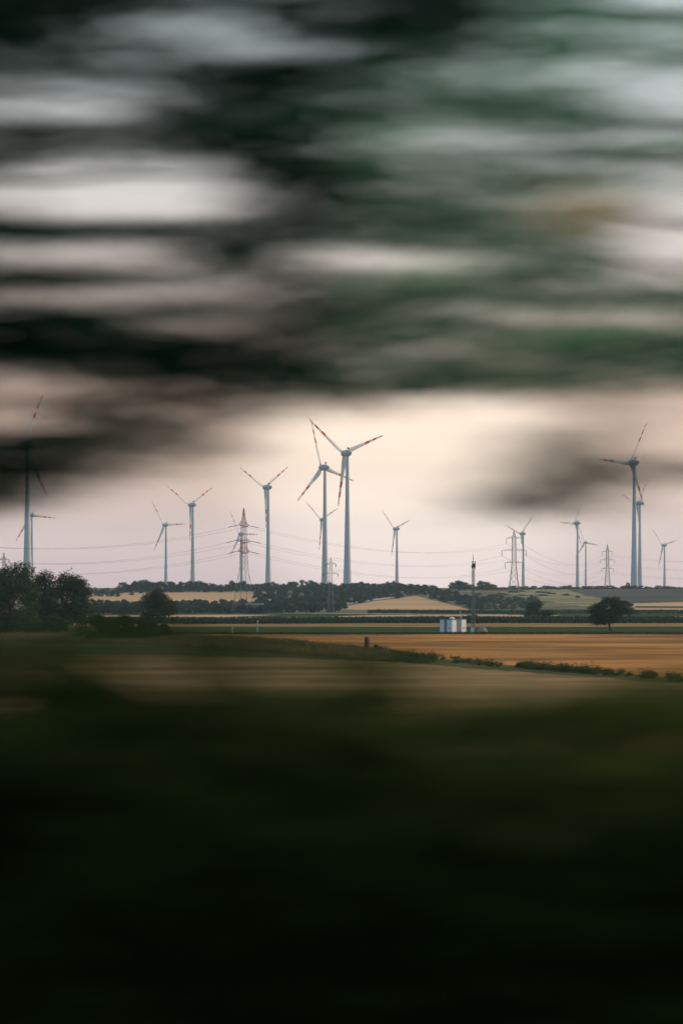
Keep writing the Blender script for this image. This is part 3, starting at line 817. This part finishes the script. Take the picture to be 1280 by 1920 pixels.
for k in range(7):
    z0 = hk + .62 + k * .2
    mb.lathe([(.06, z0), (.06, z0 + .2)], 8, k % 2, origin=(cxp, cyp, 0))
mb.lathe([(.03, hk+2.02), (.13, hk+2.06), (.13, hk+2.28), (.03, hk+2.34)], 8, 0, origin=(cxp, cyp, 0))
obj('striped_pole', mb.mesh('striped_pole', [M_orange, M_cabw]), rf)
# cabinet and rubble heap beside it
mb = MB(); mb.box(-.36, .36, -.3, .3, 0, 1.0); mb.box(-.40, .40, -.34, .34, 1.002, 1.08)
xb = (885.5 - 640) * Kk
o_ = obj('electric_cabinet', mb.mesh('electric_cabinet', M_cabb), loc=(xb, Dk, float(terrain(xb, Dk))), label='small pale blue electric cabinet between the white cabin and the pale heap', cat='cabinet'); bevel_smooth(o_, .03)
import bmesh
bm = bmesh.new(); bmesh.ops.create_icosphere(bm, subdivisions=3, radius=1)
for v in bm.verts:
    n_ = math.sin(v.co.x * 5 + 1) * .12 + math.sin(v.co.y * 7 + v.co.z * 6) * .10 + rnd.uniform(-.07, .07)
    v.co *= 1 + n_; v.co = Vector((v.co.x * 1.15, v.co.y * 0.9, max(-0.05, v.co.z * 1.45)))
me = bpy.data.meshes.new('rubble_heap'); bm.to_mesh(me); bm.free(); me.materials.append(mat('pale_rubble', (0.38, 0.30, 0.24), 0.95, 0.3, 2.5))
xb = (904 - 640) * Kk
obj('rubble_heap', me, loc=(xb, Dk, float(terrain(xb, Dk))), label='pale lumpy heap beside the white cabin and the mast', cat='heap')

# far barn behind the pylon's foot
Db = 1020.0; xb = (478 - 640) * Db / F; kb = Db / F
barn = obj('farm_shed', None, loc=(xb, Db, float(terrain(xb, Db))), label='pale flat-roofed shed among trees behind the red and white pylon\'s foot', cat='shed')
mb = MB(); mb.box(-17*kb, 14*kb, 0, 7, 0, 4.0); obj('wall', mb.mesh('wall', mat('shed_wall', (0.16, 0.17, 0.16), .8, .2, .6)), barn)
mb = MB(); mb.box(-18*kb, 15*kb, -.4, 7.4, 4.0, 4.6); obj('roof', mb.mesh('roof', mat('shed_roof', (0.42, 0.43, 0.40), .7, .15, .5)), barn)
mb = MB(); mb.box(9*kb, 13*kb, -.06, 0, 0.6, 2.6); obj('window', mb.mesh('window', M_cabb), barn)

# weathered post and marker stakes
Dp = float(dist_of_row(1224)); kp = Dp / F; xp = (687.5 - 640) * kp
post = obj('weathered_post', None, loc=(xp, Dp, float(terrain(xp, Dp))), rz=0.1, label='thick dark weathered post standing at the edge of the wheat', cat='post')
mb = MB(); mb.quadmesh([[(math.cos(a)*r*(1+.12*math.sin(3*a)) + dx, math.sin(a)*r + 0, z) for a in [2*math.pi*k/9 for k in range(9)]] for z, r, dx in ((-.2, .36, 0), (.5, .33, .01), (1.2, .30, -.01), (1.9, .29, .02), (2.25, .20, -.08))])
obj('trunk', mb.mesh('trunk', mat('old_wood', (0.045, 0.042, 0.036), .9, .4, 4, stretch=(1, 1, .2)), True), post)
mb = MB(); mb.box(.02, .34, -.36, -.31, .7, 2.1); obj('board', mb.mesh('board', mat('grey_board', (0.20, 0.19, 0.17), .9, .25, 4)), post)
for px, row, hp, lab in ((483, 1187, 24, 'thin pale marker stake in the green strip below the red and white pylon'), (436, 1187, 12, 'short pale marker stake in the green strip')):
    d_ = float(dist_of_row(row)); x_ = (px - 640) * d_ / F; h_ = hp * d_ / F
    mb = MB(); mb.bar((0, 0, -.2), (0, 0, h_), 0.22, n=8); mb.lathe([(.13, h_ - .25), (.16, h_ - .22), (.16, h_ + .02), (.05, h_ + .08)], 8)
    obj('marker_stake', mb.mesh('marker_stake', M_pwhite), loc=(x_, d_, float(terrain(x_, d_))), label=lab, cat='stake')

# ------------------------------------------------------------------ trackside trees beside the train
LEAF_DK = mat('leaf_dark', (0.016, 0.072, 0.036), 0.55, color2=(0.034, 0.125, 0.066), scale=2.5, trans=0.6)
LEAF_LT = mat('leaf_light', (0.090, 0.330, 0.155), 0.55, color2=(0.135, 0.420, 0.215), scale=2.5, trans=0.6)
LEAF_BR = mat('leaf_brown', (0.085, 0.095, 0.055), 0.55, color2=(0.14, 0.135, 0.085), scale=2.5, trans=0.4)
LEAF_YE = mat('leaf_yellow', (0.88, 0.60, 0.14), 0.55, 0.10, 3, trans=0.85)

# How much light each part of the two crowns lets through, read down a few plumb lines (column: row, brightness)
DENS = {
 -140: '0 0 45 0 60 20 110 50 165 110 195 160 245 40 300 60 370 180 425 20 460 120 524 15 560 100 610 8 650 3 690 60 730 120 790 110 840 12 920 8 960 120',
 0: '0 0 45 0 60 30 80 50 110 60 135 45 165 130 195 195 225 120 245 50 270 65 300 60 340 170 370 210 400 150 425 25 440 60 460 150 490 165 510 100 524 25 545 130 565 120 590 60 610 12 650 4 680 60 710 150 730 165 745 160 760 140 790 160 815 115 840 50 880 28 920 28 945 80 970 180 985 200',
 100: '0 0 45 10 65 50 90 60 120 95 140 110 165 150 190 200 215 170 245 75 265 90 295 150 330 205 370 225 405 205 425 50 436 35 455 130 475 165 500 130 522 25 540 110 555 160 575 95 595 40 615 12 645 4 680 25 700 110 720 160 738 135 760 85 780 110 805 105 830 66 860 48 890 50 920 75 950 150 980 210',
 200: '0 45 30 60 55 120 75 100 95 70 115 110 135 80 160 130 195 188 215 160 230 110 250 65 265 75 290 140 330 200 370 230 405 210 425 60 437 35 455 120 480 165 505 130 522 45 540 120 558 165 575 100 590 50 610 25 640 5 680 3 705 20 720 70 733 110 750 50 770 60 790 80 810 75 835 40 860 60 890 120 930 185 970 205',
 300: '20 70 45 150 70 145 95 75 115 100 135 80 165 95 190 140 210 90 225 50 245 60 265 90 300 150 350 220 400 225 425 60 433 40 450 110 470 165 500 150 522 100 555 165 578 85 605 135 625 70 640 40 660 6 690 12 720 60 740 75 760 105 790 80 815 55 850 105 880 160 910 200 950 215',
 400: '20 90 35 150 50 168 75 120 90 160 105 140 118 70 135 75 155 50 180 80 205 80 225 55 245 18 270 10 290 40 310 140 350 205 395 215 415 130 428 60 445 60 460 50 480 40 498 80 515 120 535 150 560 160 580 110 600 140 625 80 645 20 665 5 690 10 715 40 735 70 755 110 775 130 795 110 815 65 835 90 860 150 900 208 930 220',
 500: '20 75 60 140 90 165 105 100 120 40 135 18 165 25 200 5 250 25 275 60 300 45 330 20 370 80 400 80 425 45 470 22 485 40 500 90 530 120 570 100 605 135 630 90 650 60 680 8 700 25 740 75 770 140 800 195 850 225',
 600: '10 90 40 60 65 60 85 140 100 120 118 40 140 18 155 60 175 90 195 40 220 22 255 40 275 45 300 22 330 12 360 15 385 50 410 50 440 45 460 150 480 195 500 165 515 110 540 100 560 80 580 70 600 38 620 38 645 75 665 60 690 22 705 25 730 75 755 140 780 215 800 240',
 700: '10 40 50 5 95 50 120 50 140 110 165 70 180 95 205 50 230 50 245 110 260 145 290 110 330 45 380 40 430 50 455 110 470 175 490 210 505 180 520 130 550 60 585 85 610 28 640 60 670 75 700 28 730 60 755 130 775 200 800 250',
 800: '5 10 50 3 85 5 105 50 120 95 138 140 150 115 170 90 205 92 230 130 255 160 275 145 300 120 330 95 355 80 400 82 440 85 460 130 485 195 505 160 520 100 545 72 565 80 585 95 605 75 620 62 645 75 675 78 695 56 715 60 735 115 755 205 780 250',
 900: '40 10 80 20 100 80 135 135 165 95 200 92 245 145 260 160 300 125 320 145 350 95 400 90 440 85 470 130 490 158 520 100 550 72 590 122 620 68 660 75 700 70 715 85 730 135 760 205 800 240 850 230 890 190 920 130 945 125 965 150 985 210',
 1000: '10 100 30 75 50 95 60 135 80 90 100 95 130 130 150 160 170 115 195 85 225 95 245 150 270 150 290 125 310 135 335 115 355 92 385 120 405 140 425 105 460 95 490 100 515 95 540 120 570 125 590 155 605 158 620 105 635 76 670 78 700 74 715 90 735 135 755 170 790 205 805 175 835 108 870 108 900 96 930 66 960 98 985 200',
 1100: '20 95 55 135 85 105 110 125 145 170 190 100 230 85 245 140 275 110 300 130 340 115 370 160 395 195 420 150 445 100 480 92 520 105 560 125 600 148 630 78 690 74 730 132 765 165 790 140 820 100 860 80 890 72 930 90 960 150 985 205',
 1160: '0 150 30 105 60 130 90 125 130 165 160 175 200 150 225 110 250 150 275 110 300 120 330 125 370 160 395 190 420 170 450 165 490 165 520 140 550 110 575 115 600 150 630 85 690 78 720 110 750 165 800 190 840 150 870 90 910 95 950 160 980 205',
 1230: '10 190 30 120 70 145 100 150 130 168 165 195 240 178 280 125 310 140 340 165 400 198 470 220 520 190 545 125 562 95 585 130 605 150 640 90 690 80 720 125 755 175 800 205',
 1300: '10 195 30 130 70 150 120 170 165 195 240 185 280 135 340 180 400 205 470 220 530 180 562 110 600 140 640 90 690 80 720 130 760 190 800 208',
 1460: '10 120 60 100 120 140 180 160 240 110 300 90 360 150 420 180 500 150 560 90 640 60 690 60 740 130 800 150 880 190',
}
def lin(v): v = np.asarray(v, float) / 255; return np.where(v < .04045, v / 12.92, ((v + .055) / 1.055) ** 2.4)
_rows = np.arange(-90, 1001, 5.0)
_cols = sorted(DENS)
_tab = []
for c in _cols:
    q = np.array(DENS[c].split(), float).reshape(-1, 2)
    _tab.append(np.interp(_rows, q[:, 0], q[:, 1]))
_tab = np.array(_tab)                                 # columns x rows
def sky_lin(x, y):
    s0 = np.interp(y, [0, 200, 370, 500, 620, 800, 900, 1000], [206, 212, 216, 212, 200, 196, 195, 192])
    s1 = np.interp(y, [0, 200, 370, 500, 620, 800, 900, 1000], [212, 214, 224, 236, 242, 242, 236, 222])
    return lin(s1 + (s0 - s1) * np.clip(np.abs(x - 780) / 480, 0, 1) ** 1.3)
LEAF_S = 0.050
LEAF_A = 0.15 * 1.05 * LEAF_S ** 2
CW, RH = 20.0, 5.0
dens_noise = np.random.default_rng(21)
cells = {0: [], 1: [], 2: []}
for cx in np.arange(-900, 2200, CW):
    jx = cx + dens_noise.normal() * 8
    if jx < -140: jx = -280 - jx
    elif jx > 1460: jx = 2920 - jx
    col = np.array([np.interp(jx, _cols, _tab[:, k]) for k in range(len(_rows))])
    for k, row in enumerate(_rows):
        dark = cx < 640 + 90 * dens_noise.normal() * 0.6 or (cx < 965 and row < 108)
        tr = 0 if dark else 1
        lf = 0.004 if dark else 0.045
        T = (float(lin(col[k])) - lf) / (float(sky_lin(cx, row)) - lf)
        T = min(1.0, max(0.004, T))
        # deepen the streaks a little: the lens softens them again
        T = T ** (1.08 if T < 0.4 else 0.92)
        od = min(4.6 if dark else 2.6, -0.95 * math.log(T))
        low = tr == 1 and row > 735
        if low: tr, od = 2, od * 0.78
        od *= 1 - 0.9 * math.exp(-((cx - 1100) / 120) ** 2 - ((row - 396) / 30) ** 2)
        if od < 0.03: continue
        Y = (7.7, 8.3, 6.3)[tr] + 0.45 * math.sin(cx * .011 + row * .023) + 0.3 * math.sin(row * .05 + 1.3 * tr)
        n = dens_noise.poisson(od * (CW * RH) * (Y / F) ** 2 / LEAF_A)
        if n:
            yy = Y + dens_noise.normal(size=n) * 0.28
            px_ = cx + dens_noise.uniform(-.5, .5, n) * CW; py_ = row + dens_noise.uniform(-.5, .5, n) * RH
            cells[tr].append(np.stack([(px_ - 640) * yy / F, yy, HC - (py_ - HOR) * yy / F], 1))
groups = {0: [], 1: []}
# the crowns go on beyond the picture
for i in range(150):
    tr = i % 2
    Y = (7.8 if tr == 0 else 8.6) + rnd.uniform(-1.3, 1.6)
    X = rnd.uniform(-6.5, 1.0) if tr == 0 else rnd.uniform(-0.5, 6.8)
    Z = rnd.uniform(8.3, 13.5)
    k = Y / F; fx = X / k + 640; fy = HOR - (Z - HC) / k
    if -1000 < fx < 2300 and fy > -200: continue
    groups[tr].append((Vector((X, Y, Z)), (rnd.uniform(.3, .7), rnd.uniform(.3, .6), rnd.uniform(.08, .22)), rnd.uniform(.5, .9)))
trees = [((-3.6, 8.6), 'leaf_dark'), ((3.9, 9.4), 'leaf_light')]
# the dark streaks lie along boughs: (row at the trunk, row at the tip, tip column)
RUNS = {0: [(10, 30, 300), (60, 120, 560), (170, 205, 640), (300, 262, 420), (330, 340, 660), (430, 470, 540), (540, 520, 300), (640, 690, 620), (600, 612, 700), (840, 820, 400), (900, 880, 130), (-20, 50, 920)],
        1: [(30, 22, 900), (110, 95, 960), (230, 205, 740), (300, 290, 1000), (420, 385, 740), (520, 470, 960), (560, 548, 760), (640, 700, 700), (690, 660, 860), (860, 930, 980), (900, 880, 1080)]}
names = ('trackside_tree', 'trackside_tree')
labs = ('dark near tree, its blurred boughs filling the picture\'s upper left', 'lighter green near tree, its blurred boughs filling the picture\'s upper right')
for tr in (0, 1):
    (tx, ty), _m = trees[tr]
    gz = float(terrain(tx, ty))
    e = obj('trackside_tree', None, loc=(tx, ty, gz), label=labs[tr], cat='tree', group='near trees beside the track')
    off = np.array([tx, ty, gz])
    P = [c - off for c in cells[tr]]
    for c, r, cov in groups[tr]:
        n = int(-math.log(1 - cov) * 2 * 4 * r[0] * r[2] / LEAF_A)
        q = rng.uniform(-1, 1, (n, 3)); q[:, 1] = rng.normal(size=n) * .6
        q = q[(np.abs(q[:, 0]) ** 2.5 + np.abs(q[:, 2]) ** 2.5) < 1]
        P.append(np.array(c) - off + q * np.asarray(r))
    P = np.concatenate(P); n = len(P)
    Vv, Q = leaf_cloud(P, np.full((n, 3), 0.004), np.ones(n), LEAF_S, aspect=0.6)
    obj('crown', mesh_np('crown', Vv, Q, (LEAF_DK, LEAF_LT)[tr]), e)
    if tr == 1:
        P = np.concatenate(cells[2]) - off; n = len(P)
        Vv, Q = leaf_cloud(P, np.full((n, 3), 0.004), np.ones(n), LEAF_S, aspect=0.6)
        obj('lower_leaves', mesh_np('lower_leaves', Vv, Q, LEAF_BR), e, label='dull brownish leaves of the lowest boughs')
    mb = MB(); rt = random.Random(tr + 5)
    pts = [Vector((0, 0, -.4)), Vector((.1, .05, 2)), Vector((.0, .1, 4.5)), Vector((.15, .0, 7.5)), Vector((.1, .1, 10.5))]
    mb.tube(pts, [.24, .19, .16, .12, .04], n=9)
    obj('trunk', mb.mesh('trunk', M_trunk, True), e)
    # boughs that carry the leaves
    for (r0, r1, tipc) in RUNS[tr]:
        Yb = 7.9 if tr == 0 else 8.5 if r0 < 800 else 6.4
        edge = at(-60 if tr == 0 else 1340, r0, Yb) - Vector(off); tip = at(tipc, r1, Yb + rt.uniform(-.3, .3)) - Vector(off)
        s0 = Vector((.08, .06, max(1.5, edge.z - .45)))
        fine = []
        for k in range(4): fine.append(s0.lerp(edge, k / 4) + Vector((0, 0, .10 * math.sin(k * .8))))
        for k in range(15):
            fine.append(edge.lerp(tip, k / 14) + Vector((0, rt.uniform(-.03, .03), rt.uniform(-.014, .014) + .02 * math.sin(k * .7 + r0))))
        nn = len(fine)
        mb = MB(); mb.tube(fine, [max(.003, .026 * (1 - k / nn) ** 1.4) for k in range(nn)], n=5)
        obj('bough', mb.mesh('bough', M_trunk, True), e)
    if tr == 1:
        p = np.array(at(1100, 394, 7.1)) - off
        q = rng.normal(size=(170, 3)) * np.array([.085, .10, .034]) + p
        Vv, Q = leaf_cloud(q, np.full((170, 3), .01), np.ones(170), .05)
        obj('yellow_leaves', mesh_np('yellow_leaves', Vv, Q, LEAF_YE), e, label='tuft of yellowed leaves')

# ------------------------------------------------------------------ bushes and grass on the bank beside the train
LEAF_BK = mat('leaf_bank', (0.014, 0.040, 0.008), 0.8, color2=(0.050, 0.070, 0.014), scale=1.5, trans=0.25)
LEAF_SH = mat('leaf_shoot_skylit', (0.055, 0.110, 0.022), 0.8, color2=(0.14, 0.13, 0.045), scale=1.2, trans=0.4)  # young leaf green, with sky light on the bush tops painted in
topz = [(-500, 1200), (0, 1212), (150, 1216), (300, 1238), (420, 1288), (560, 1340), (680, 1358), (800, 1358), (1000, 1354), (1200, 1350), (1280, 1340), (1800, 1290)]
bi = 0
for (px, Yb, wd) in [(-620, 7.2, 1.3), (-240, 6.6, 1.1), (60, 6.9, 1.1), (330, 6.5, 1.0), (600, 6.8, 1.0), (830, 6.4, .95), (1060, 6.9, 1.0), (1290, 6.5, 1.05), (1560, 7.0, 1.1), (1900, 7.3, 1.3)]:
    X = (px - 640) * Yb / F; gz = float(terrain(X, Yb))
    row = interp(px, topz)
    top = HC - (row - HOR) * Yb / F + 0.06
    e = obj('bank_bush', None, loc=(X, Yb, gz), cat='bush', group='bushes on the bank beside the train',
            label=['', '', 'blurred dark bush at the bottom left, its top reaching highest', 'blurred dark bush second from the bottom left', 'blurred dark bush at the bottom, under the wood', 'blurred dark bush at the bottom below the white cabin', 'blurred dark bush second from the bottom right', 'blurred dark bush in the bottom right corner', '', ''][bi]
            or ['dark bush on the bank far outside the left edge', 'dark bush on the bank beyond the left edge', '', '', '', '', '', '', 'dark bush on the bank beyond the right edge', 'dark bush on the bank far outside the right edge'][bi])
    H = top - gz; C, S, NN = [], [], []
    for k in range(90):
        t = rnd.random() ** 0.75
        z = H * 0.05 + (H * 0.95 - 0.32) * t; w = wd * (1.25 - 0.35 * t)
        a = rnd.random() * 6.283; rr = w * rnd.random() ** .6 * .70
        C.append((math.cos(a) * rr, math.sin(a) * rr * .8, z)); s = rnd.uniform(.20, .36)
        S.append((s * 1.2, s, s * .7)); NN.append(300)
    Vv, Q = leaf_cloud(C, S, NN, .075, surf=.2)
    obj('crown', mesh_np('crown', Vv, Q, LEAF_BK), e)
    C2, S2, N2 = [], [], []
    for k in range(80):   # loose young shoots at the top
        C2.append((rnd.uniform(-1, 1) * wd * .8, rnd.uniform(-.5, .5), H - rnd.uniform(-.02, .42))); S2.append((.15, .10, .06)); N2.append(16)
    Vv, Q = leaf_cloud(C2, S2, N2, .06, surf=.1)
    obj('shoots', mesh_np('shoots', Vv, Q, LEAF_SH), e, label='young shoots, their olive lightened for sky light')
    mb = MB()
    for c in C[:14]:
        mb.tube([(rnd.uniform(-.1, .1), rnd.uniform(-.1, .1), -.2), (c[0] * .4, c[1] * .4, c[2] * .5), c], [.03, .02, .008], n=5)
    obj('stem', mb.mesh('stem', M_trunk, True), e)
    bi += 1
sp = [(rnd.uniform(-6, 6), rnd.uniform(3.0, 15), rnd.uniform(.4, 1.0), .25) for _ in range(900)]
tuft_field('bank_grass', sp, LEAF_BK, 'dark grass on the bank beside the train', 40, .3)

# ------------------------------------------------------------------ haze
mb = MB(); mb.box(-5900, 5900, -320, 7100, -1.2, 260)
hz = bpy.data.materials.new('haze_air'); hz.use_nodes = True
hz.node_tree.nodes.clear()
ho = hz.node_tree.nodes.new('ShaderNodeOutputMaterial'); hv = hz.node_tree.nodes.new('ShaderNodeVolumePrincipled')
hv.inputs['Color'].default_value = (0.62, 0.83, 0.98, 1)
hv.inputs['Density'].default_value = 0.00010
hv.inputs['Anisotropy'].default_value = 0.2
hz.node_tree.links.new(hv.outputs[0], ho.inputs['Volume'])
obj('haze', mb.mesh('haze', hz), kind='stuff', label='thin pale haze over the plain', cat='haze')
